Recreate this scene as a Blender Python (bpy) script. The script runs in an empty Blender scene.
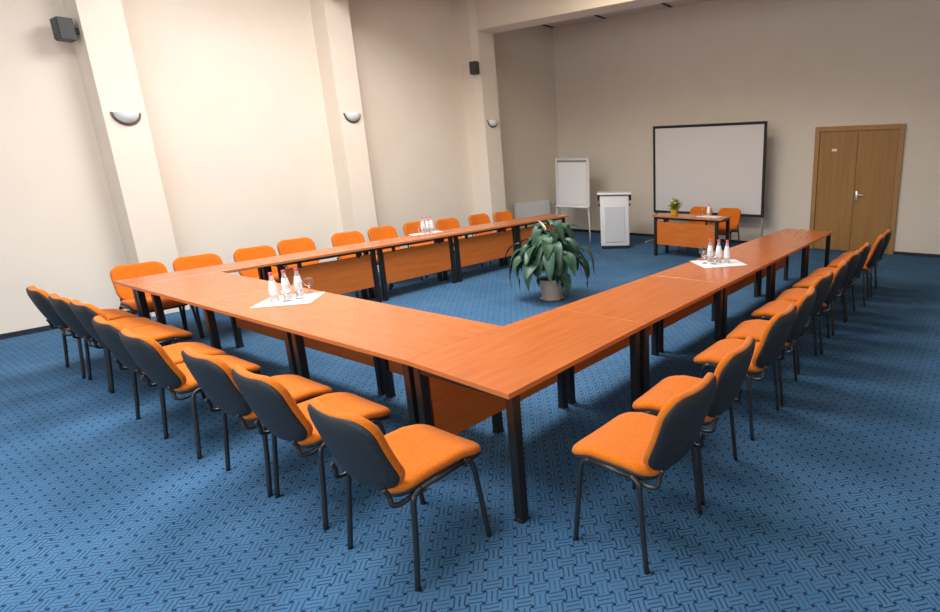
import bpy, bmesh, math, random
from mathutils import Vector, Matrix
C = bpy.context.scene.collection
PI = math.pi
sc = bpy.context.scene

# ------------------------------------------------------------------ camera
cam_d = bpy.data.cameras.new('camera')
cam = bpy.data.objects.new('camera', cam_d)
C.objects.link(cam)
YAW, PITCH, ROLL = 0.57069, -0.25251, -0.01666
f = Vector((-math.sin(YAW)*math.cos(PITCH), math.cos(YAW)*math.cos(PITCH), math.sin(PITCH)))
r0 = f.cross(Vector((0, 0, 1))).normalized()
u0 = r0.cross(f)
rr = r0*math.cos(ROLL) + u0*math.sin(ROLL)
uu = rr.cross(f)
M = Matrix(((rr.x, uu.x, -f.x, 1.82386), (rr.y, uu.y, -f.y, -1.68855), (rr.z, uu.z, -f.z, 1.79746), (0, 0, 0, 1)))
cam.matrix_world = M
cam_d.sensor_fit = 'HORIZONTAL'
cam_d.sensor_width = 36.0
cam_d.lens = 555.85/940*36
cam_d.shift_x = -165.53/940
cam_d.shift_y = -7.66/940
cam_d.clip_start = 0.05
sc.camera = cam

# ------------------------------------------------------------------ world, lights, exposure
w = bpy.data.worlds.new('world')
sc.world = w
w.use_nodes = True
w.node_tree.nodes['Background'].inputs[0].default_value = (0.75, 0.85, 1.0, 1)
w.node_tree.nodes['Background'].inputs[1].default_value = 0.3

def area(name, loc, sx, sy, power, col=(1, .97, .92), rot=(0, 0, 0)):
    d = bpy.data.lights.new(name, 'AREA')
    d.shape = 'RECTANGLE'
    d.size, d.size_y, d.energy, d.color = sx, sy, power, col
    o = bpy.data.objects.new(name, d)
    o.location = loc
    o.rotation_euler = rot
    C.objects.link(o)
    return o
area('ceiling_lamp_middle_bay', (-3.4, 2.0, 4.58), 2.6, 1.7, 262, (.98, .985, 1))
area('ceiling_lamp_near_bay', (-1.9, -1.3, 4.58), 3.8, 2.0, 215, (.93, .95, 1))
area('far_bay_fill', (-2.6, 5.0, 4.58), 2.6, 0.8, 66, (1, .84, .64))  # warm fill added to lift the back of the room
area('near_wall_fill', (0.2, -5.45, 2.4), 6.0, 2.4, 185, (.80, .91, 1), (PI/2, 0, 0))  # broad cool fill added behind the camera; no window is built here

sc.view_settings.view_transform = 'Standard'
sc.view_settings.look = 'None'
sc.view_settings.gamma = 1
sc.view_settings.exposure = 0.04
sc.view_settings.use_curve_mapping = False

# ------------------------------------------------------------------ materials
def mat(name, col, rough=.5, metal=0., spec=.5, **kw):
    m = bpy.data.materials.new(name)
    m.use_nodes = True
    b = m.node_tree.nodes['Principled BSDF']
    b.inputs['Base Color'].default_value = (*col, 1)
    b.inputs['Roughness'].default_value = rough
    b.inputs['Metallic'].default_value = metal
    b.inputs['Specular IOR Level'].default_value = spec
    for k, v in kw.items():
        b.inputs[k.replace('_', ' ')].default_value = v
    return m
def nn(m, t, **kw):
    n = m.node_tree.nodes.new(t)
    for k, v in kw.items():
        setattr(n, k, v)
    return n
def lk(m, a, b):
    m.node_tree.links.new(a, b)
def mth(m, op, a, b=None, c=None):
    n = nn(m, 'ShaderNodeMath', operation=op)
    for i, v in enumerate((a, b, c)):
        if v is None:
            continue
        if isinstance(v, (int, float)):
            n.inputs[i].default_value = v
        else:
            lk(m, v, n.inputs[i])
    return n.outputs[0]
def bsdf(m):
    return m.node_tree.nodes['Principled BSDF']
def noisy(m, c1, c2, scale, vec_scale=(1, 1, 1), detail=3, bump=0., lo=.35, hi=.65):
    tc = nn(m, 'ShaderNodeTexCoord')
    mp = nn(m, 'ShaderNodeMapping')
    mp.inputs['Scale'].default_value = vec_scale
    lk(m, tc.outputs['Object'], mp.inputs['Vector'])
    no = nn(m, 'ShaderNodeTexNoise')
    no.inputs['Scale'].default_value = scale
    no.inputs['Detail'].default_value = detail
    lk(m, mp.outputs[0], no.inputs['Vector'])
    cr = nn(m, 'ShaderNodeValToRGB')
    cr.color_ramp.elements[0].position = lo
    cr.color_ramp.elements[1].position = hi
    cr.color_ramp.elements[0].color = (*c1, 1)
    cr.color_ramp.elements[1].color = (*c2, 1)
    lk(m, no.outputs['Fac'], cr.inputs[0])
    lk(m, cr.outputs[0], bsdf(m).inputs['Base Color'])
    if bump:
        bp = nn(m, 'ShaderNodeBump')
        bp.inputs['Strength'].default_value = bump
        bp.inputs['Distance'].default_value = .002
        lk(m, no.outputs['Fac'], bp.inputs['Height'])
        lk(m, bp.outputs[0], bsdf(m).inputs['Normal'])
    return m

WALL = noisy(mat('cream_plaster', (.8, .74, .66), .85, spec=.2), (.81, .722, .61), (.83, .742, .63), 2.0)
CEIL = mat('ceiling_white', (.74, .68, .60), .9, spec=.1)
SLOT = mat('dark_slot', (.05, .045, .04), .8)
BASE = mat('baseboard_dark', (.015, .02, .035), .6)
WOOD = noisy(mat('cherry_laminate', (.6, .2, .05), .22, spec=.8), (.51, .122, .019), (.59, .154, .028), 2.2, (1.2, 14, 14), 5)
WOODP = noisy(mat('cherry_panel', (.5, .15, .03), .45, spec=.35), (.52, .135, .020), (.60, .165, .026), 2.2, (1.2, 14, 14), 5)
EDGE = mat('cherry_edge_band', (.50, .17, .05), .4)
BLK = mat('black_powder_coat', (.012, .012, .012), .42, spec=.45)
TUBE = mat('black_tube', (.02, .02, .021), .33, spec=.6)
SHELL = noisy(mat('black_plastic_shell', (.02, .022, .025), .55, spec=.4), (.017, .019, .022), (.025, .027, .03), 60, bump=.25)
FAB = noisy(mat('orange_fabric', (.8, .25, .02), .95, spec=.1), (.60, .138, .008), (.69, .182, .015), 90, detail=5, bump=.5)
bsdf(FAB).inputs['Sheen Weight'].default_value = .15
DOORW = noisy(mat('brown_door_veneer', (.3, .15, .045), .5, spec=.3), (.36, .185, .055), (.41, .215, .068), 1.6, (9, 9, .7), 4)
DOORF = noisy(mat('door_frame_veneer', (.36, .2, .07), .5, spec=.3), (.40, .22, .075), (.45, .25, .09), 1.6, (9, 9, .7), 4)
STEEL = mat('brushed_steel', (.62, .60, .57), .28, 1.0)
BRONZE = mat('bronze_rim', (.22, .15, .10), .4, .7)
FROST = mat('frosted_glass_bowl', (.78, .86, .85), .3, spec=.5)
WHITE = mat('white_enamel', (.82, .82, .80), .4)
BOARD = mat('whiteboard_surface', (.80, .79, .78), .25)
PAPER = mat('white_paper', (.90, .90, .89), .8, spec=.2)
SCREEN = mat('screen_fabric', (.72, .70, .68), .9, spec=.1)
SCRB = mat('screen_black_border', (.012, .011, .016), .7)
GREYP = mat('grey_plastic', (.30, .30, .29), .5)
LECT = mat('lectern_white', (.74, .74, .72), .45)
LECTI = mat('lectern_inset', (.60, .61, .63), .35)
SPKB = mat('speaker_black', (.04, .047, .045), .5)
SPKG = noisy(mat('speaker_grille', (.05, .06, .058), .7), (.035, .042, .04), (.07, .08, .078), 220)
POT = noisy(mat('beige_pot', (.5, .4, .3), .7, spec=.3), (.46, .37, .28), (.54, .44, .34), 7)
SOIL = noisy(mat('soil', (.03, .02, .012), .95), (.015, .01, .006), (.05, .035, .02), 40)
LEAF = noisy(mat('peace_lily_leaf', (.03, .11, .04), .42, spec=.5), (.014, .050, .026), (.032, .095, .048), 9)
SPATHE = mat('white_spathe', (.85, .82, .68), .5)
SPADIX = mat('cream_spadix', (.7, .6, .3), .7)
YPOT = mat('yellow_pot', (.55, .42, .03), .4)
YLEAF = noisy(mat('yellow_green_leaf', (.2, .28, .04), .5), (.12, .2, .02), (.34, .38, .06), 30)
YFLW = mat('pale_yellow_flower', (.75, .72, .35), .6)
REDCAP = mat('red_bottle_cap', (.75, .10, .12), .4)
GLARE = mat('white_bottle_glare', (.86, .86, .87), .5)  # white that stands in for glare on the clear glass
LABMK = mat('label_mark', (.10, .12, .2), .5)
GLASS = mat('clear_glass', (.96, .98, .98), .02, spec=.5, Transmission_Weight=1.0, IOR=1.35)
WATER = mat('bottle_glass', (.93, .96, .97), .05, spec=.6, Transmission_Weight=.72, IOR=1.2)
RAD = mat('radiator_white', (.84, .84, .81), .5)
SIGN = mat('pale_sign', (.88, .82, .66), .4)

def carpet():
    m = mat('blue_woven_carpet', (.06, .2, .42), .95, spec=.12)
    tc = nn(m, 'ShaderNodeTexCoord')
    mp = nn(m, 'ShaderNodeMapping')
    mp.inputs['Rotation'].default_value = (0, 0, PI/4)
    lk(m, tc.outputs['Object'], mp.inputs['Vector'])
    sp = nn(m, 'ShaderNodeSeparateXYZ')
    lk(m, mp.outputs[0], sp.inputs[0])
    S = 0.066
    u = mth(m, 'DIVIDE', sp.outputs[0], S)
    v = mth(m, 'DIVIDE', sp.outputs[1], S)
    fu, fv = mth(m, 'FLOOR', u), mth(m, 'FLOOR', v)
    par = mth(m, 'FLOORED_MODULO', mth(m, 'ADD', fu, fv), 2.0)
    lu, lv = mth(m, 'SUBTRACT', u, fu), mth(m, 'SUBTRACT', v, fv)
    def stripes(a, b):
        # two strokes running along b inside the cell
        s = mth(m, 'ABSOLUTE', mth(m, 'SUBTRACT', mth(m, 'FRACT', mth(m, 'MULTIPLY', a, 3.0)), .5))
        on = mth(m, 'LESS_THAN', s, .16)
        ln = mth(m, 'LESS_THAN', mth(m, 'ABSOLUTE', mth(m, 'SUBTRACT', b, .5)), .46)
        return mth(m, 'MULTIPLY', on, ln)
    sa, sb = stripes(lu, lv), stripes(lv, lu)
    st = mth(m, 'ADD', mth(m, 'MULTIPLY', sa, par), mth(m, 'MULTIPLY', sb, mth(m, 'SUBTRACT', 1.0, par)))
    # dots on the cell corners
    du = mth(m, 'SUBTRACT', mth(m, 'FRACT', mth(m, 'ADD', u, .5)), .5)
    dv = mth(m, 'SUBTRACT', mth(m, 'FRACT', mth(m, 'ADD', v, .5)), .5)
    rr_ = mth(m, 'ADD', mth(m, 'MULTIPLY', du, du), mth(m, 'MULTIPLY', dv, dv))
    dot = mth(m, 'LESS_THAN', rr_, .017)
    cx_ = nn(m, 'ShaderNodeCombineXYZ')
    lk(m, fu, cx_.inputs[0])
    lk(m, fv, cx_.inputs[1])
    wn = nn(m, 'ShaderNodeTexWhiteNoise')
    lk(m, cx_.outputs[0], wn.inputs['Vector'])
    vary = mth(m, 'ADD', mth(m, 'MULTIPLY', wn.outputs['Value'], .42), .40)
    dk = mth(m, 'MINIMUM', mth(m, 'ADD', mth(m, 'MULTIPLY', st, vary), mth(m, 'MULTIPLY', dot, .95)), 1.0)
    no = nn(m, 'ShaderNodeTexNoise')
    no.inputs['Scale'].default_value = 160
    no.inputs['Detail'].default_value = 4
    lk(m, tc.outputs['Object'], no.inputs['Vector'])
    no2 = nn(m, 'ShaderNodeTexNoise')
    no2.inputs['Scale'].default_value = 1.6
    no2.inputs['Detail'].default_value = 3
    lk(m, tc.outputs['Object'], no2.inputs['Vector'])
    base = nn(m, 'ShaderNodeMix', data_type='RGBA')
    base.inputs['A'].default_value = (.042, .122, .236, 1)
    base.inputs['B'].default_value = (.092, .205, .350, 1)
    lk(m, mth(m, 'ADD', mth(m, 'MULTIPLY', mth(m, 'SUBTRACT', no.outputs['Fac'], .5), 1.6), mth(m, 'ADD', mth(m, 'MULTIPLY', mth(m, 'SUBTRACT', no2.outputs['Fac'], .5), 1.2), .45)), base.inputs['Factor'])
    mx = nn(m, 'ShaderNodeMix', data_type='RGBA')
    mx.inputs['B'].default_value = (.012, .028, .058, 1)
    lk(m, base.outputs['Result'], mx.inputs['A'])
    lk(m, dk, mx.inputs['Factor'])
    lk(m, mx.outputs['Result'], bsdf(m).inputs['Base Color'])
    bp = nn(m, 'ShaderNodeBump')
    bp.inputs['Strength'].default_value = .4
    bp.inputs['Distance'].default_value = .004
    lk(m, mth(m, 'SUBTRACT', no.outputs['Fac'], dk), bp.inputs['Height'])
    lk(m, bp.outputs[0], bsdf(m).inputs['Normal'])
    return m
CARPET = carpet()

# ------------------------------------------------------------------ mesh helpers
def obj(name, bm, m, parent=None, smooth=False, flat_angle=None):
    me = bpy.data.meshes.new(name)
    bm.normal_update()
    bm.to_mesh(me)
    bm.free()
    for x in (m if isinstance(m, (list, tuple)) else [m]):
        me.materials.append(x)
    if smooth:
        me.polygons.foreach_set('use_smooth', [True]*len(me.polygons))
        if flat_angle:
            me.set_sharp_from_angle(angle=flat_angle)
    o = bpy.data.objects.new(name, me)
    C.objects.link(o)
    if parent:
        o.parent = parent
    return o
def thing(name, label, cat, loc=(0, 0, 0), rz=0, group=None):
    o = bpy.data.objects.new(name, None)
    o.empty_display_size = .1
    C.objects.link(o)
    o.location = loc
    o.rotation_euler = (0, 0, rz)
    return tag(o, label, cat, group)
def tag(o, label, cat, group=None):
    o['label'] = label
    o['category'] = cat
    if group:
        o['group'] = group
    return o
def struct(o):
    o['kind'] = 'structure'
    return o
def box(bm, x0, x1, y0, y1, z0, z1, bev=0, mi=0, seg=2):
    vs = [bm.verts.new(p) for p in ((x0, y0, z0), (x1, y0, z0), (x1, y1, z0), (x0, y1, z0), (x0, y0, z1), (x1, y0, z1), (x1, y1, z1), (x0, y1, z1))]
    fs = [bm.faces.new([vs[i] for i in q]) for q in ((3, 2, 1, 0), (4, 5, 6, 7), (0, 1, 5, 4), (1, 2, 6, 5), (2, 3, 7, 6), (3, 0, 4, 7))]
    for x in fs:
        x.material_index = mi
    if bev:
        es = list({e for x in fs for e in x.edges})
        r = bmesh.ops.bevel(bm, geom=es, offset=bev, segments=seg, profile=.5, affect='EDGES')
        for x in r['faces']:
            x.material_index = mi
    return bm
def bx(*a, **k):
    return box(bmesh.new(), *a, **k)
def tube(bm, pts, rad, n=10, caps=True, rads=None):
    pts = [Vector(p) for p in pts]
    rings = []
    up = None
    for i, p in enumerate(pts):
        a = pts[max(i-1, 0)]
        b = pts[min(i+1, len(pts)-1)]
        t = (b-a).normalized()
        if up is None:
            up = Vector((0, 0, 1)) if abs(t.z) < .9 else Vector((1, 0, 0))
        s = t.cross(up).normalized()
        up = s.cross(t).normalized()
        r = rads[i] if rads else rad
        rings.append([bm.verts.new(p + (s*math.cos(2*PI*k/n) + up*math.sin(2*PI*k/n))*r) for k in range(n)])
    for q in range(len(rings)-1):
        for k in range(n):
            bm.faces.new((rings[q][k], rings[q][(k+1) % n], rings[q+1][(k+1) % n], rings[q+1][k]))
    if caps:
        bm.faces.new(rings[0][::-1])
        bm.faces.new(rings[-1])
    return bm
def spline(pts, n=6):
    P = [Vector(p) for p in pts]
    P = [2*P[0]-P[1]] + P + [2*P[-1]-P[-2]]
    out = []
    for i in range(1, len(P)-2):
        for k in range(n):
            t = k/n
            a, b, c, d = P[i-1:i+3]
            out.append(.5*((2*b) + (c-a)*t + (2*a-5*b+4*c-d)*t*t + (3*b-a-3*c+d)*t**3))
    out.append(P[-2])
    return out
def lathe(bm, prof, n=24, off=(0, 0, 0)):
    ox, oy, oz = off
    rings = []
    for r, z in prof:
        if r < 1e-5:
            rings.append([bm.verts.new((ox, oy, oz+z))])
        else:
            rings.append([bm.verts.new((ox+r*math.cos(2*PI*k/n), oy+r*math.sin(2*PI*k/n), oz+z)) for k in range(n)])
    for a, b in zip(rings, rings[1:]):
        for k in range(n):
            q = [a[k % len(a)], a[(k+1) % n % len(a)], b[(k+1) % n % len(b)], b[k % len(b)]]
            q = [v for i, v in enumerate(q) if v not in q[:i]]
            if len(q) >= 3:
                bm.faces.new(q)
    return bm
def rrect(wd, dp, r, n=6):
    r = max(min(r, wd/2-.001, dp/2-.001), .002)
    out = []
    for cx, cy, a0 in ((wd/2-r, dp/2-r, 0), (-wd/2+r, dp/2-r, 90), (-wd/2+r, -dp/2+r, 180), (wd/2-r, -dp/2+r, 270)):
        for k in range(n+1):
            a = math.radians(a0+90*k/n)
            out.append((cx+r*math.cos(a), cy+r*math.sin(a)))
        # a few points along the side that follows, so deformation stays smooth
        x1, y1 = out[-1]
        nx = {0: (-wd/2+r, dp/2), 90: (-wd/2, -dp/2+r), 180: (wd/2-r, -dp/2), 270: (wd/2, dp/2-r)}[a0]
        for k in (1, 2, 3, 4):
            out.append((x1+(nx[0]-x1)*k/5, y1+(nx[1]-y1)*k/5))
    return out
def cushion(bm, wd, dp, r, layers, fn, caps=(.8, .6, .4, .2)):
    """layers: list of (inset, z) bottom to top; fn maps flat (x, y, z) to its bent place."""
    rings = []
    def ring(pl, z):
        rings.append([bm.verts.new(fn(x, y, z)) for x, y in pl])
    i0, z0 = layers[0]
    for s in reversed(caps):
        ring([(x*s, y*s) for x, y in rrect(wd-2*i0, dp-2*i0, r-i0)], z0)
    for i, z in layers:
        ring(rrect(wd-2*i, dp-2*i, r-i), z)
    i1, z1 = layers[-1]
    for s in caps:
        ring([(x*s, y*s) for x, y in rrect(wd-2*i1, dp-2*i1, r-i1)], z1)
    n = len(rings[0])
    for a, b in zip(rings, rings[1:]):
        for k in range(n):
            bm.faces.new((a[k], a[(k+1) % n], b[(k+1) % n], b[k]))
    for rg, z, rev in ((rings[0], z0, True), (rings[-1], z1, False)):
        c = bm.verts.new(fn(0, 0, z))
        for k in range(n):
            q = (rg[k], rg[(k+1) % n], c)
            bm.faces.new(q[::-1] if rev else q)
    return bm

# ------------------------------------------------------------------ the room
XL, XA, XR, YN, YB, ZC = -6.95, -7.24, 3.5, -5.5, 9.08, 4.65
XP = -6.58                                   # front face of the pilasters
struct(obj('floor', bx(XA-.4, XR+.2, YN-.2, YB+.2, -.2, 0), CARPET))
struct(obj('ceiling', bx(XA-.4, XR+.2, YN-.2, YB+.2, ZC, ZC+.15), CEIL))
struct(obj('wall_left', bx(XL-.3, XL, YN-.2, 6.5, 0, ZC), WALL))
struct(obj('wall_alcove', bx(XA-.3, XA, 6.5, YB+.2, 0, ZC), WALL))
struct(obj('wall_back', bx(XA-.3, XR+.2, YB, YB+.2, 0, ZC), WALL))
struct(obj('wall_right', bx(XR, XR+.2, YN-.2, YB, 0, ZC), WALL))
struct(obj('wall_near', bx(XL, XR, YN-.2, YN, 0, ZC), WALL))
ZBM = 4.07
def pilaster(name, poly, z1=ZC):
    bm = bmesh.new()
    lo = [bm.verts.new((x, y, 0)) for x, y in poly]
    hi = [bm.verts.new((x, y, z1)) for x, y in poly]
    n = len(poly)
    for k in range(n):
        bm.faces.new((lo[k], lo[(k+1) % n], hi[(k+1) % n], hi[k]))
    bm.faces.new(lo[::-1])
    bm.faces.new(hi)
    bmesh.ops.recalc_face_normals(bm, faces=bm.faces)
    return struct(obj(name, bm, WALL))
pilaster('trim_1', [(XL, .59), (XP, .60), (XP, .985), (XL, .985)])
pilaster('trim_2', [(XL, 3.31), (XP, 3.31), (XP, 3.68), (XL, 3.68)])
pilaster('trim_3', [(XL, 6.06), (-6.66, 6.06), (XP, 6.17), (XP, 6.56), (XA, 6.56), (XA, 6.3)])
struct(obj('trim_4', bx(XL, XR, .60, .985, ZBM, ZC), WALL))
struct(obj('trim_5', bx(XL, XR, 3.31, 3.68, ZBM, ZC), WALL))
struct(obj('trim_6', bx(XL, XR, 6.17, 6.56, ZBM, ZC), WALL))
bm = bmesh.new()
for x in (-7.16, -5.70, -4.08, -2.45, -.8):
    box(bm, x-.035, x+.035, 8.5, 9.0, ZC-.012, ZC)
struct(obj('trim_7', bm, SLOT))
bb = .055
struct(obj('baseboard_left', box(box(box(bx(XL, XL+.018, YN, .59, 0, bb), XL, XL+.018, .985, 3.31, 0, bb), XL, XL+.018, 3.68, 6.06, 0, bb), XA, XA+.018, 6.56, YB, 0, bb), BASE))
struct(obj('baseboard_back', box(bx(XA, -1.10, YB-.018, YB, 0, bb), .42, XR, YB-.018, YB, 0, bb), BASE))
struct(obj('baseboard_right', bx(XR-.018, XR, YN, YB, 0, bb), BASE))

# double door in the back wall
dx0, dx1, dz = -1.09, .41, 2.235
d = bpy.data.objects.new('door_1', None)
C.objects.link(d)
d.location = (0, YB, 0)
d['kind'] = 'structure'
fr = .085
obj('door_frame', box(box(bx(dx0, dx0+fr, -.05, 0, 0, dz, bev=.006), dx1-fr, dx1, -.05, 0, 0, dz, bev=.006), dx0+fr, dx1-fr, -.05, 0, dz-fr, dz, bev=.006), DOORF, d)
xm = -.335
for a, b in ((dx0+fr+.004, xm-.003), (xm+.003, dx1-fr-.004)):
    lf = obj('door_leaf', bx(a, b, -.028, -.001, .012, dz-fr-.004, bev=.004), DOORW, d)
bm = bx(xm+.025, xm+.062, -.036, -.028, .90, 1.10, bev=.004)
tube(bm, spline([(xm+.043, -.036, 1.035), (xm+.043, -.075, 1.035), (xm+.06, -.085, 1.035), (xm+.17, -.085, 1.033)]), .011)
h = obj('handle', bm, STEEL, lf, True, .6)
h['label'] = 'steel lever handle'
obj('sign', bx(-.775, -.685, -.034, -.0285, 1.80, 1.845, bev=.003), SIGN, d)['label'] = 'small pale door plate'

# ------------------------------------------------------------------ wall fittings
def sconce(y, z, label):
    t = thing('wall_sconce', label, 'wall lamp', (XP, y, z), 0, 'half-moon sconces on the pilasters')
    R = .125
    bm = bmesh.new()
    n, mr = 18, 8
    rows = []
    for i in range(mr+1):
        ph = PI/2*i/mr
        rows.append([bm.verts.new((.11*math.sin(ph)*math.sin(PI*k/n)+.004, R*math.cos(PI*k/n)*(.93), -.0 - R*1.02*math.cos(ph)*math.sin(PI*k/n)*.93 if i < mr else 0)) for k in range(n+1)])
    for a, b in zip(rows, rows[1:]):
        for k in range(n):
            bm.faces.new((a[k], a[k+1], b[k+1], b[k]))
    bmesh.ops.remove_doubles(bm, verts=bm.verts, dist=.0005)
    obj('glass_bowl', bm, FROST, t, True)['label'] = 'frosted pale glass bowl'
    pts = [(.010, R*math.cos(PI+PI*k/20), R*1.05*math.sin(PI+PI*k/20)) for k in range(21)]
    obj('metal_rim', tube(bmesh.new(), pts, .012, 8), BRONZE, t, True)['label'] = 'bronze half-ring rim'
    obj('back_plate', bx(0, .006, -.05, .05, -.08, -.01), BRONZE, t)
sconce(.795, 2.355, 'half-moon wall sconce on the pilaster nearest the camera')
sconce(3.50, 2.48, 'half-moon wall sconce on the middle pilaster')
sconce(6.36, 2.495, 'half-moon wall sconce on the far pilaster by the flipchart alcove')
def speaker(x, y, z, wd, hh, dp, label):
    t = thing('wall_speaker', label, 'loudspeaker', (x, y, z), 0, 'black wall speakers on pilaster sides')
    obj('cabinet', bx(-wd/2, wd/2, -dp+.012, 0, -hh/2, hh/2, bev=.008), SPKB, t)
    obj('grille', bx(-wd/2+.012, wd/2-.012, -dp, -dp+.012, -hh/2+.012, hh/2-.012, bev=.004), SPKG, t)
    obj('bracket', bx(-.03, .03, 0, .045, -.03, .03, bev=.004), SPKB, t)
speaker(-6.71, .55, 3.18, .19, .22, .14, 'black wall speaker on the side of the nearest pilaster')
speaker(-6.575, 6.06, 3.40, .17, .22, .10, 'small black wall speaker on the side of the far pilaster')

# radiator in the alcove
t = thing('radiator', 'white panel radiator low on the alcove wall beside the flipchart', 'radiator', (XA+.004, 7.95, 0))
bm = bx(.055, .13, -.58, .58, .38, .80, bev=.012)
obj('radiator_panel', bm, RAD, t)
bm = bmesh.new()
for k in range(27):
    y = -.52+k*.04
    box(bm, .128, .137, y-.011, y+.011, .42, .77, bev=.003)
obj('fins', bm, RAD, t)
obj('bracket', bx(0, .06, -.42, -.38, .45, .75), GREYP, t)
obj('bracket', bx(0, .06, .38, .42, .45, .75), GREYP, t)
obj('supply_pipe', tube(bmesh.new(), [(.09, -.5, 0), (.09, -.5, .39)], .011), RAD, t, True)

# ------------------------------------------------------------------ tables
def conf_table(A, B, Cc, D, label, panel=True, insets=(.05, .05), ends=(.042, .042), group='conference tables of the U', px=None):
    """corners A-B along the outer long edge, D-C along the inner long edge (panel side)."""
    A, B, Cc, D = (Vector((*p, 0)) for p in (A, B, Cc, D))
    ctr = (A+B+Cc+D)/4
    ax = ((B-A)+(Cc-D)).normalized()
    rz = math.atan2(ax.y, ax.x)
    t = thing('conference_table', label, 'table', (ctr.x, ctr.y, 0), rz, group)
    inv = Matrix.Rotation(-rz, 4, 'Z')
    q = [inv @ (p-ctr) for p in (A, B, Cc, D)]
    if q[3].y < q[0].y:                      # keep winding upward
        order = [q[3], q[2], q[1], q[0]]
    else:
        order = q
    th, H = .026, .74
    bm = bmesh.new()
    lo = [bm.verts.new((p.x, p.y, H-th)) for p in order]
    hi = [bm.verts.new((p.x, p.y, H)) for p in order]
    bm.faces.new(lo[::-1]).material_index = 1
    bm.faces.new(hi)
    for k in range(4):
        bm.faces.new((lo[k], lo[(k+1) % 4], hi[(k+1) % 4], hi[k])).material_index = 1
    bmesh.ops.bevel(bm, geom=[e for e in bm.edges if all(v.co.z > H-.001 for v in e.verts)], offset=.0015, segments=1, affect='EDGES')
    obj('tabletop', bm, [WOOD, EDGE], t)
    s = 1 if q[3].y > q[0].y else -1         # +1: inner side is +y
    oi, ii = insets
    g = .026
    xs0, xs1 = max(q[0].x, q[3].x)+ends[0], min(q[1].x, q[2].x)-ends[1]
    yo0, yo1 = q[0].y+s*oi, q[1].y+s*oi
    yi0, yi1 = q[3].y-s*ii, q[2].y-s*ii
    for x, y in ((xs0, yo0), (xs1, yo1), (xs1, yi1), (xs0, yi0)):
        bm = bx(x-g, x+g, y-g, y+g, .02, H-th, bev=.005)
        lg = obj('leg', bm, BLK, t)
        obj('foot_cap', bx(x-g-.002, x+g+.002, y-g-.002, y+g+.002, 0, .022, bev=.004), BLK, lg)
    yo, yi = (yo0+yo1)/2, (yi0+yi1)/2
    for x, ya, yb in ((xs0, yo0, yi0), (xs1, yo1, yi1)):
        obj('cross_rail', bx(x-.02, x+.02, min(ya, yb)+g, max(ya, yb)-g, H-th-.045, H-th), BLK, t)
    obj('long_rail', bx(xs0+g, xs1-g, yi-.015, yi+.015, H-th-.04, H-th), BLK, t)
    yp = yi - s*.0
    if not panel:
        return t
    obj('modesty_panel', bx(xs0+g+.012, xs1-g-.012, yp-.009, yp+.009, .215, .635, bev=.003), WOODP, t)['label'] = 'orange wood modesty panel'
    for x in (xs0+.2, xs1-.2):
        obj('panel_bracket', bx(x-.02, x+.02, yp-.016+.006, yp+.016-.006, .62, H-th-.03), BLK, t)
    return t
# right arm: outer edge on the right, inner edge towards the middle
def lerp(a, b, k):
    return a+(b-a)*k
RY = [-.016, 1.245, 2.545, 3.80, 5.03, 6.16]
def ro(y): return lerp(.020, .016, y/6.16) + (.026*(1-y/1.245) if y < 1.245 else 0)
def ri(y): return lerp(-.768, -.652, y/6.16)
names_r = ['right-arm conference table with its bare corner leg nearest the camera', 'second table of the right arm counted from the camera corner',
           'right-arm table carrying the bottles on white paper', 'fourth table of the right arm, beyond the bottles', 'last table of the right arm, nearest the brown door']
for k in range(5):
    a, b = RY[k]+.0006, RY[k+1]-.0006
    conf_table((ro(a), a), (ro(b), b), (ri(b), b+(.03 if k == 4 else 0)), (ri(a), a+(.04 if k == 0 else 0)), names_r[k], insets=(.062 if k == 0 else .045, .06))
# front row: outer edge faces the near chairs
fx = [-.778, -2.02, -3.29, -4.59]
def fo(x): return lerp(.024, -.045, (-.756-x)/4.241)
def fi(x): return lerp(.736, .660, (-.78-x)/3.825)
names_f = ['front-row conference table adjoining the near corner table', 'front-row table in the middle, carrying a sheet with bottles', 'front-row table farthest left, beside the left corner']
for k in range(3):
    a, b = fx[k]-.0006, fx[k+1]+.0006
    a2 = a if k else ri(.736)-.0012
    a = a if k else ri(.02)-.0012
    b2 = b if k < 2 else -4.600
    b = b if k < 2 else -4.584
    conf_table((a, fo(a)), (b, fo(b)), (b2, fi(b2)), (a2, fi(a2)), names_f[k], insets=(.05 if k < 2 else .085, .05), ends=(.042, .042 if k < 2 else .23))
# left arm
LY = [-.043, 1.224, 2.44, 3.69, 5.01, 6.335]
def lo_(y): return lerp(-4.997, -5.267, (y+.045)/6.4)
def li(y): return lerp(-4.585, -4.755, (y+.045)/6.37)
names_l = ['left-arm table at the left corner of the U', 'second table of the left arm counted from the left corner', 'middle table of the left arm carrying a paper and glasses',
           'fourth table of the left arm, behind the potted lily', 'last table of the left arm, nearest the flipchart']
for k in range(5):
    a, b = LY[k]+.0006, LY[k+1]-.0006
    conf_table((lo_(a), a), (lo_(b), b), (li(b), b), (li(a), a), names_l[k], insets=(.06, .10) if k else (.12, .225), panel=k > 0, ends=(.042, .042) if k else (.11, .042))
# head table at the back
conf_table((-3.32, 7.44), (-1.99, 7.38), (-1.95, 6.86), (-3.35, 6.96), 'small head table in front of the projection screen', group=None, insets=(.05, .06))

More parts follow.
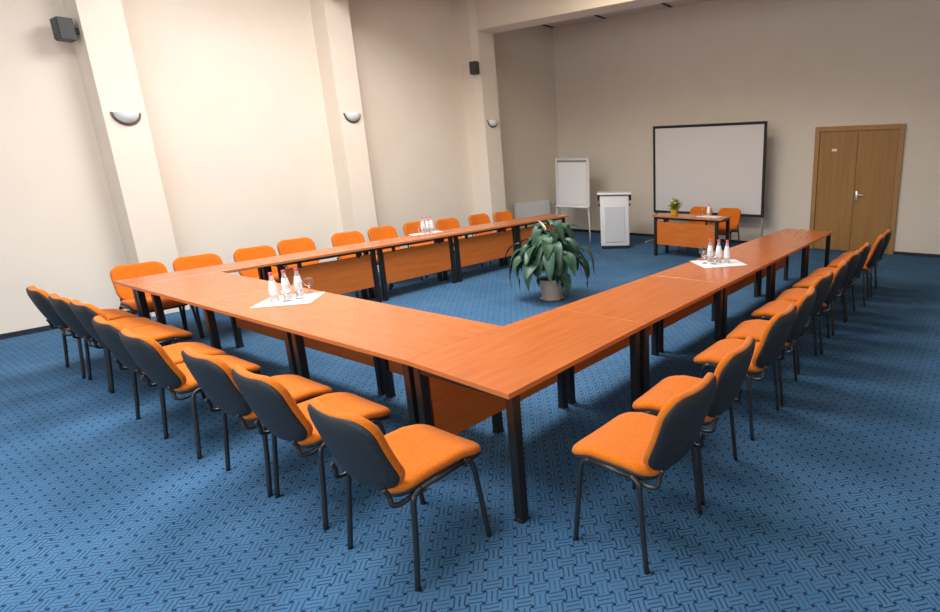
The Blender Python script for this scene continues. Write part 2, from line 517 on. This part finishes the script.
# ------------------------------------------------------------------ chairs
SZ = .460
def seat_fn(x, y, z):
    dz = -.034*max(0, (y-.07)/.16)**2 - .012*max(0, (-.10-y)/.1)**2
    dz += .012*(x/.23)**2*(1 if y < .1 else .4)
    return (x, y+.030, SZ+z+dz)
BL, BA = .392, math.radians(20)
BO = Vector((0, -.206, .440))
def back_fn(x, y, z):
    v = y+BL/2
    bend = .055*(v/BL-.35)**2
    up = Vector((0, -math.sin(BA), math.cos(BA)))
    n = Vector((0, math.cos(BA), math.sin(BA)))
    p = BO + up*v + n*(z + (.062 - .02*v/BL)*(x/.225)**2 - .025 + bend)
    return (x, p.y, p.z)
def make_chair():
    t = thing('conference_chair', 'x', 'chair')
    obj('seat', cushion(bmesh.new(), .465, .475, .085, [(.022, -.022), (.004, -.012), (0, .002), (.007, .016), (.024, .026)], seat_fn), FAB, t, True)
    obj('seat_pan', cushion(bmesh.new(), .458, .462, .085, [(.03, -.046), (.004, -.036), (0, -.022), (.004, -.014)], seat_fn), SHELL, t, True)
    obj('backrest', cushion(bmesh.new(), .455, BL, .105, [(.006, .002), (0, .010), (0, .026), (.006, .038), (.022, .046)], back_fn), FAB, t, True)
    obj('back_shell', cushion(bmesh.new(), .452, BL-.004, .104, [(.05, -.016), (.014, -.011), (.002, -.002), (.002, .006), (.010, .008)], back_fn), SHELL, t, True)
    for s in (-1, 1):
        fl = spline([(s*.252, .205, .0), (s*.247, .183, .2), (s*.238, .163, .39), (s*.234, .145, .428), (s*.232, .115, .440)], 5)
        rl = spline([(s*.252, -.205, .0), (s*.247, -.183, .2), (s*.238, -.163, .39), (s*.234, -.145, .423), (s*.232, -.115, .435)], 5)
        obj('leg', tube(bmesh.new(), fl, .0125), TUBE, t, True)
        obj('leg', tube(bmesh.new(), rl, .0125), TUBE, t, True)
        obj('side_rail', tube(bmesh.new(), [(s*.232, .115, .440), (s*.232, -.115, .435)], .0125), TUBE, t, True)
        bs = spline([(s*.212, -.06, .425), (s*.212, -.14, .412), (s*.21, -.195, .400), (s*.205, -.236, .412), (s*.195, -.240, .45), (s*.19, -.255, .49)], 5)
        obj('back_support', tube(bmesh.new(), bs, .011), TUBE, t, True)
    obj('crossbar', tube(bmesh.new(), [(-.236, .12, .422), (.236, .12, .422)], .010), TUBE, t, True)
    obj('crossbar', tube(bmesh.new(), [(-.236, -.10, .417), (.236, -.10, .417)], .010), TUBE, t, True)
    return t
proto = make_chair()
used = []
def place_chair(x, y, rz, label, group, sz=1.0):
    if not used:
        c = proto
        used.append(1)
    else:
        c = proto.copy()
        C.objects.link(c)
        for ch in proto.children:
            k = ch.copy()
            C.objects.link(k)
            k.parent = c
    c.location = (x, y, 0)
    c.rotation_euler = (0, 0, rz)
    c.scale = (1, 1, sz)
    tag(c, label, 'chair', group)
    return c
ORD = ['nearest', 'second', 'third', 'fourth', 'fifth', 'sixth', 'seventh', 'eighth', 'ninth', 'tenth']
front = [(-.318, -.312, .0), (-1.06, -.29, -.02), (-1.615, -.30, .0), (-2.43, -.335, .01), (-2.97, -.325, .0), (-3.755, -.252, .02), (-4.30, -.257, .0), (-4.89, -.27, -.02)]
for k, (x, y, a) in enumerate(front):
    lb = ('orange chair at the front of the U nearest the camera, legs fully in view' if k == 0 else
          'orange chair at the far left end of the front row, nearest the left wall' if k == 7 else
          f'{ORD[k]} orange chair of the front row, counted from the camera corner')
    place_chair(x, y, a, lb, 'chairs along the front row', 1.015 if k < 3 else .975 if k > 5 else 1.0)
right = [(.525, .34, -.03), (.50, .905, .05), (.485, 1.70, .0), (.465, 2.27, .10), (.42, 2.95, -.02), (.425, 3.495, .12), (.41, 4.13, .0), (.405, 4.675, .05), (.44, 5.395, .10), (.43, 5.945, .06)]
for k, (x, y, a) in enumerate(right):
    lb = ('orange chair at the near end of the right row, closest to the camera' if k == 0 else
          'orange chair at the far end of the right row, in front of the brown door' if k == 9 else
          f'{ORD[k]} orange chair of the right row, counted from the camera end')
    place_chair(x, y, PI/2+a, lb, 'chairs along the right arm', 1.015 if k < 3 else 1.0)
left = [(-5.25, .29), (-5.28, .815), (-5.34, 1.42), (-5.46, 1.965), (-5.46, 2.66), (-5.58, 3.27), (-5.66, 3.92), (-5.57, 4.46), (-5.62, 5.20), (-5.57, 5.735)]
for k, (x, y) in enumerate(left):
    lb = ('orange chair behind the left arm nearest the left corner of the U' if k == 0 else
          'orange chair at the far end of the left row, in front of the radiator' if k == 9 else
          f'{ORD[k]} orange chair behind the left arm, counted from the left corner')
    place_chair(x, y, -PI/2, lb, 'chairs along the left arm', .975 if k < 3 else 1.0)
place_chair(-2.84, 7.70, PI+.05, 'left one of two orange chairs behind the head table', 'chairs behind the head table')
place_chair(-2.29, 7.70, PI-.05, 'right one of two orange chairs behind the head table', 'chairs behind the head table')

# ------------------------------------------------------------------ water sets
TZ = .74
def make_bottle():
    t = thing('water_bottle', 'x', 'bottle')
    s = .92
    prof = [(0, 0), (.026, 0), (.029, .004), (.030, .095), (.0285, .115), (.019, .165), (.014, .19), (.0135, .212), (0, .212)]
    obj('glass_body', lathe(bmesh.new(), prof, 20), WATER, t, True, .7)
    obj('label', lathe(bmesh.new(), [(.0304, .055), (.0310, .057), (.0310, .096), (.0295, .116), (.0199, .166), (.0194, .166)], 20), GLARE, t, True, .7)['label'] = 'white bottle sleeve with painted glare'  # sleeve drawn white to carry the glare on the bottle
    obj('cap', lathe(bmesh.new(), [(.0145, .207), (.0152, .208), (.0152, .224), (.014, .227), (0, .227)], 16), REDCAP, t, True, .7)['label'] = 'red screw cap'
    return t
def make_goblet():
    t = thing('wine_goblet', 'x', 'glass')
    prof = [(0, 0), (.031, 0), (.032, .002), (.008, .007), (.0045, .014), (.0045, .045), (.012, .051), (.030, .066), (.037, .085), (.036, .112), (.033, .122), (.0318, .122), (.0348, .11), (.0355, .086), (.028, .069), (.010, .055), (0, .053)]
    obj('goblet_body', lathe(bmesh.new(), prof, 22), GLASS, t, True, .9)
    obj('rim', lathe(bmesh.new(), [(.0325, .121), (.0335, .1225), (.0325, .124), (.0315, .1225), (.0325, .121)], 22), GLASS, t, True)
    return t
BOT, GOB = make_bottle(), make_goblet()
seen = set()
def dup(root, loc, rz, label, group):
    if root.name not in seen:
        seen.add(root.name)
        r = root
    else:
        r = root.copy()
        C.objects.link(r)
        for ch in root.children:
            c = ch.copy()
            C.objects.link(c)
            c.parent = r
    r.location = loc
    r.rotation_euler = (0, 0, rz)
    r['label'] = label
    if group:
        r['group'] = group
    return r
def sheet(pts, label, group):
    bm = bmesh.new()
    ctr = Vector((sum(p[0] for p in pts)/len(pts), sum(p[1] for p in pts)/len(pts), 0))
    lo = [bm.verts.new((p[0]-ctr.x, p[1]-ctr.y, 0)) for p in pts]
    hi = [bm.verts.new((p[0]-ctr.x, p[1]-ctr.y, .0018)) for p in pts]
    bm.faces.new(hi)
    bm.faces.new(lo[::-1])
    n = len(pts)
    for k in range(n):
        bm.faces.new((lo[k], lo[(k+1) % n], hi[(k+1) % n], hi[k]))
    bmesh.ops.recalc_face_normals(bm, faces=bm.faces)
    o = obj('paper_sheet', bm, PAPER)
    o.location = (ctr.x, ctr.y, TZ+.0003)
    return tag(o, label, 'paper', group)
PZ = TZ+.0024
sheet([(-2.753, .125), (-2.496, .432), (-2.754, .691), (-2.98, .387)], 'square white paper under the bottles on the front row', 'white paper sheets under bottles')
sheet([(-.718, 3.312), (-.431, 3.055), (-.128, 3.383), (-.347, 3.600)], 'square white paper under the bottles on the right arm', 'white paper sheets under bottles')
sheet([(-5.055, 3.23), (-5.035, 3.735), (-5.21, 3.76), (-5.22, 3.27)], 'white paper strip on the left arm under the glasses', 'white paper sheets under bottles')
sheet([(-2.52, 7.05), (-2.12, 7.02), (-2.10, 7.28), (-2.50, 7.31)], 'white paper sheet lying on the head table', 'white paper sheets under bottles')
def water_set(bots, gobs, where, group):
    nb = ['left', 'middle', 'right', 'rightmost']
    for k, (x, y) in enumerate(bots):
        dup(BOT, (x, y, PZ), k*1.1, f'{nb[k]} red-capped water bottle on the paper {where}', 'water bottles '+group)
    for k, (x, y) in enumerate(gobs):
        dup(GOB, (x, y, PZ), k*.7, f'{nb[k]} clear stemmed goblet on the paper {where}', 'goblets '+group)
water_set([(-2.795, .325), (-2.80, .42), (-2.80, .515)], [(-2.72, .375), (-2.715, .47), (-2.83, .61)], 'of the front row', 'on the front row')
water_set([(-.520, 3.365), (-.437, 3.385), (-.350, 3.395)], [(-.63, 3.41), (-.535, 3.27), (-.44, 3.27)], 'of the right arm', 'on the right arm')
water_set([(-5.17, 3.49), (-5.175, 3.57), (-5.185, 3.65)], [(-5.12, 3.38), (-5.09, 3.46), (-5.095, 3.56)], 'of the left arm', 'on the left arm')
dup(BOT, (-2.36, 7.24, PZ), .4, 'single red-capped water bottle on the head table', None)
dup(GOB, (-2.47, 7.22, PZ), .4, 'single clear goblet on the head table', None)

# small yellow plant on the head table
random.seed(5)
t = thing('yellow_potted_plant', 'small yellow-green plant in a yellow pot on the head table', 'plant', (-3.03, 7.22, TZ))
obj('pot', lathe(bmesh.new(), [(0, 0), (.060, 0), (.080, .075), (.086, .08), (.086, .095), (.078, .095), (.074, .08), (0, .075)], 20), YPOT, t, True, .6)
def leaf_quad(bm, p0, p1, wd, fold=.2, nseg=6, droop=None, roll=0):
    p0, p1 = Vector(p0), Vector(p1)
    mid = droop if droop is not None else (p0+p1)/2
    pts = [(p0*(1-k/nseg)**2 + mid*2*(k/nseg)*(1-k/nseg) + p1*(k/nseg)**2) for k in range(nseg+1)]
    rows = []
    for k, p in enumerate(pts):
        tg = (pts[min(k+1, nseg)]-pts[max(k-1, 0)]).normalized()
        side = tg.cross(Vector((0, 0, 1)))
        side = side.normalized() if side.length > 1e-3 else Vector((1, 0, 0))
        nrm = side.cross(tg).normalized()
        side = (side*math.cos(roll)+nrm*math.sin(roll)).normalized()
        nrm = side.cross(tg).normalized()
        s = k/nseg
        hw = wd*(math.sin(PI*min(1, s**.75))**.8 if 0 < s < 1 else .02)
        rows.append([bm.verts.new(p-side*hw+nrm*hw*fold), bm.verts.new(p-side*hw*.5+nrm*hw*fold*.35), bm.verts.new(p), bm.verts.new(p+side*hw*.5+nrm*hw*fold*.35), bm.verts.new(p+side*hw+nrm*hw*fold)])
    for a, b in zip(rows, rows[1:]):
        for j in range(4):
            bm.faces.new((a[j], a[j+1], b[j+1], b[j]))
bm = bmesh.new()
for k in range(46):
    a, e = random.uniform(0, 2*PI), random.uniform(.2, 1.4)
    L = random.uniform(.10, .19)
    dr = Vector((math.cos(a)*math.cos(e), math.sin(a)*math.cos(e), math.sin(e)))
    p0 = Vector((0, 0, .085))+dr*L*.3
    leaf_quad(bm, p0, p0+dr*L, .028, nseg=4)
obj('leaves', bm, YLEAF, t, True)
for k in range(7):
    a, e = k*.9, random.uniform(.6, 1.3)
    p = Vector((math.cos(a)*math.cos(e)*.12, math.sin(a)*math.cos(e)*.12, .10+.15*math.sin(e)))
    bm = bmesh.new()
    bmesh.ops.create_icosphere(bm, subdivisions=2, radius=.018, matrix=Matrix.Translation(p))
    obj('flower', bm, YFLW, t, True)

# ------------------------------------------------------------------ peace lily
random.seed(11)
t = thing('potted_peace_lily', 'large peace lily in a beige pot on the carpet inside the U', 'plant', (-2.87, 3.62, 0))
obj('saucer', lathe(bmesh.new(), [(0, 0), (.13, 0), (.155, .02), (.155, .026), (.145, .026), (.12, .012), (0, .010)], 32), POT, t, True, .6)
obj('pot', lathe(bmesh.new(), [(0, .012), (.115, .012), (.125, .02), (.162, .235), (.175, .24), (.178, .28), (.165, .28), (.155, .25), (0, .245)], 32), POT, t, True, .6)
obj('soil', lathe(bmesh.new(), [(.155, .252), (.09, .262), (0, .266)], 24), SOIL, t, True)
bm = bmesh.new()
R2 = Vector((.844, .537, 0))                 # rightwards as the camera sees the plant
def lily_leaf(az, r1, h1, r2, h2, blade=.55, wd=.062, roll=0):
    d_ = Vector((math.cos(az), math.sin(az), 0))
    p0 = d_*.03 + Vector((0, 0, .25))
    p1 = d_*r1 + Vector((0, 0, h1))
    p2 = d_*r2 + Vector((0, 0, h2))
    ctl = d_*(r1*.25) + Vector((0, 0, h1*.98))
    st = [(p0*(1-s)**2 + ctl*2*s*(1-s) + p1*s*s) for s in [k/8 for k in range(9)]]
    tube(bm, st, .006, 5, rads=[.008-.004*k/8 for k in range(9)])
    tg = (st[-1]-st[-2]).normalized()
    mid = p1 + tg*((p2-p1).length*.45)
    leaf_quad(bm, p1, p2, wd, .22, 9, mid, roll)
N = 50
for k in range(N):
    az = 2*PI*k*.618 + random.uniform(-.25, .25)
    q = (k+.5)/N
    r1 = .06+.26*q + random.uniform(-.03, .03)
    h1 = .92-.38*q + random.uniform(-.06, .06)
    r2 = r1+random.uniform(.12, .24)
    h2 = h1-random.uniform(.10, .36)
    lily_leaf(az, r1, h1, r2, max(h2, .12), wd=random.uniform(.058, .085), roll=random.uniform(-.5, .5))
azr = math.atan2(.537, .844)
for az, r1, h1, r2, h2, wd in ((azr+.25, .20, .93, .42, .90, .062), (azr-.1, .36, .68, .56, .30, .075), (azr+PI-.1, .36, .72, .60, .52, .06), (azr+PI+.15, .34, .56, .50, .12, .07),
                               (azr-.9, .26, .38, .40, .10, .06), (azr+PI+.5, .30, .52, .42, .16, .065), (azr-1.2, .22, .62, .36, .26, .075), (azr-1.9, .20, .60, .34, .24, .075),
                               (azr-1.6, .10, .82, .26, .56, .075), (azr-.4, .22, .78, .42, .52, .07), (azr-2.6, .22, .72, .42, .44, .07), (azr-2.2, .26, .48, .40, .18, .07), (azr-1.0, .22, .50, .34, .20, .07), (azr+PI+.3, .22, .62, .44, .26, .07), (azr-.3, .34, .56, .50, .16, .07), (azr-2.9, .30, .66, .52, .30, .07)):
    lily_leaf(az, r1, h1, r2, h2, wd=wd*1.2)
obj('foliage', bm, LEAF, t, True)
fp = R2*.0 + Vector((-.02, -.04, .90))
st = obj('flower_stem', tube(bmesh.new(), spline([(0, 0, .26), (0, -.01, .6), tuple(fp)]), .005, 6), LEAF, t, True)
bm = bmesh.new()
leaf_quad(bm, fp-Vector((0, 0, .02)), fp-R2*.09+Vector((0, 0, .13)), .06, .5, 8)
obj('spathe', bm, SPATHE, t, True)['label'] = 'white lily flower spathe'
obj('spadix', tube(bmesh.new(), [fp, fp-R2*.03+Vector((0, 0, .07))], .009, 8), SPADIX, t, True)

# ------------------------------------------------------------------ flipchart
t = thing('flipchart_easel', 'white flipchart easel standing in the far left alcove', 'flipchart', (-5.975, 7.98, 0), .0)
lean = math.radians(2)
def lean_m():
    return Matrix.Translation((0, 0, .72)) @ Matrix.Rotation(-lean, 4, 'X')
def leaned(bm):
    bm.transform(lean_m())
    return bm
obj('board', leaned(bx(-.44, .44, -.014, .014, 0, 1.02, bev=.006)), BOARD, t)
bm = box(box(box(bx(-.46, -.435, -.02, .018, -.01, 1.03, bev=.005), .435, .46, -.02, .018, -.01, 1.03, bev=.005), -.46, .46, -.02, .018, -.015, .012, bev=.005), -.46, .46, -.02, .018, 1.01, 1.035, bev=.005)
obj('frame', leaned(bm), WHITE, t)
obj('pad_clamp', leaned(bx(-.40, .40, -.034, -.014, .945, .99, bev=.006)), GREYP, t)
obj('paper_pad', leaned(bx(-.37, .37, -.022, -.0145, .06, .95)), PAPER, t)
obj('pen_tray', leaned(bx(-.46, .46, -.075, -.018, -.02, .004, bev=.006)), WHITE, t)
for s in (-1, 1):
    obj('leg', tube(bmesh.new(), [(s*.43, -.005, .74), (s*.53, -.12, 0)], .014), WHITE, t, True)
obj('leg', tube(bmesh.new(), [(0, .06, 1.55), (0, .62, 0)], .014), WHITE, t, True)

# ------------------------------------------------------------------ lectern
vd = Vector((-4.45-1.824, 7.45+1.689, 0)).normalized()
t = thing('lectern', 'white lectern with pale grey front inset beside the flipchart', 'lectern', (-4.515, 7.47, 0), math.atan2(vd.y, vd.x)-PI/2)
obj('body', bx(-.285, .285, -.20, .20, .05, 1.04, bev=.025, seg=3), LECT, t, True, .6)
obj('front_inset', bx(-.195, .195, -.213, -.195, .13, .83, bev=.008), LECTI, t)['label'] = 'pale grey front inset panel'
obj('plinth', bx(-.265, .265, -.185, .185, 0, .055, bev=.006), BLK, t)
bm = bx(-.335, .335, -.25, .24, 1.055, 1.095, bev=.012)
obj('top_shelf', bm, WHITE, t)
for s in (-1, 1):
    obj('side_bracket', bx(s*.308-.022, s*.308+.022, -.16, .14, .94, 1.056, bev=.006), BLK, t)
    obj('knob', tube(bmesh.new(), [(s*.28, -.17, .86), (s*.312, -.17, .86)], .022), BLK, t, True)

# ------------------------------------------------------------------ projection screen
t = thing('projection_screen', 'large black-bordered white projection screen on a grey stand', 'projection screen', (-3.085, 8.62, 0), 0)
x0, x1, z0, z1 = -1.205, 1.225, .60, 2.36
bw = .05
obj('screen_fabric', bx(x0+bw, x1-bw, -.006, .006, z0+bw, z1-bw), SCREEN, t)['label'] = 'plain white screen fabric'
bm = box(box(box(bx(x0, x0+bw, -.014, .014, z0, z1), x1-bw, x1, -.014, .014, z0, z1), x0+bw, x1-bw, -.014, .014, z0, z0+bw), x0+bw, x1-bw, -.014, .014, z1-bw, z1)
obj('border', bm, SCRB, t)['label'] = 'black screen border'
for x in (x0+.04, x1-.03):
    obj('post', bx(x-.02, x+.02, .016, .056, .03, 2.2, bev=.004), GREYP, t)
    obj('foot', bx(x-.025, x+.025, -.42, .40, .0, .035, bev=.006), GREYP, t)
obj('crossbar', bx(x0+.04, x1-.03, .02, .05, 1.3, 1.34), GREYP, t)
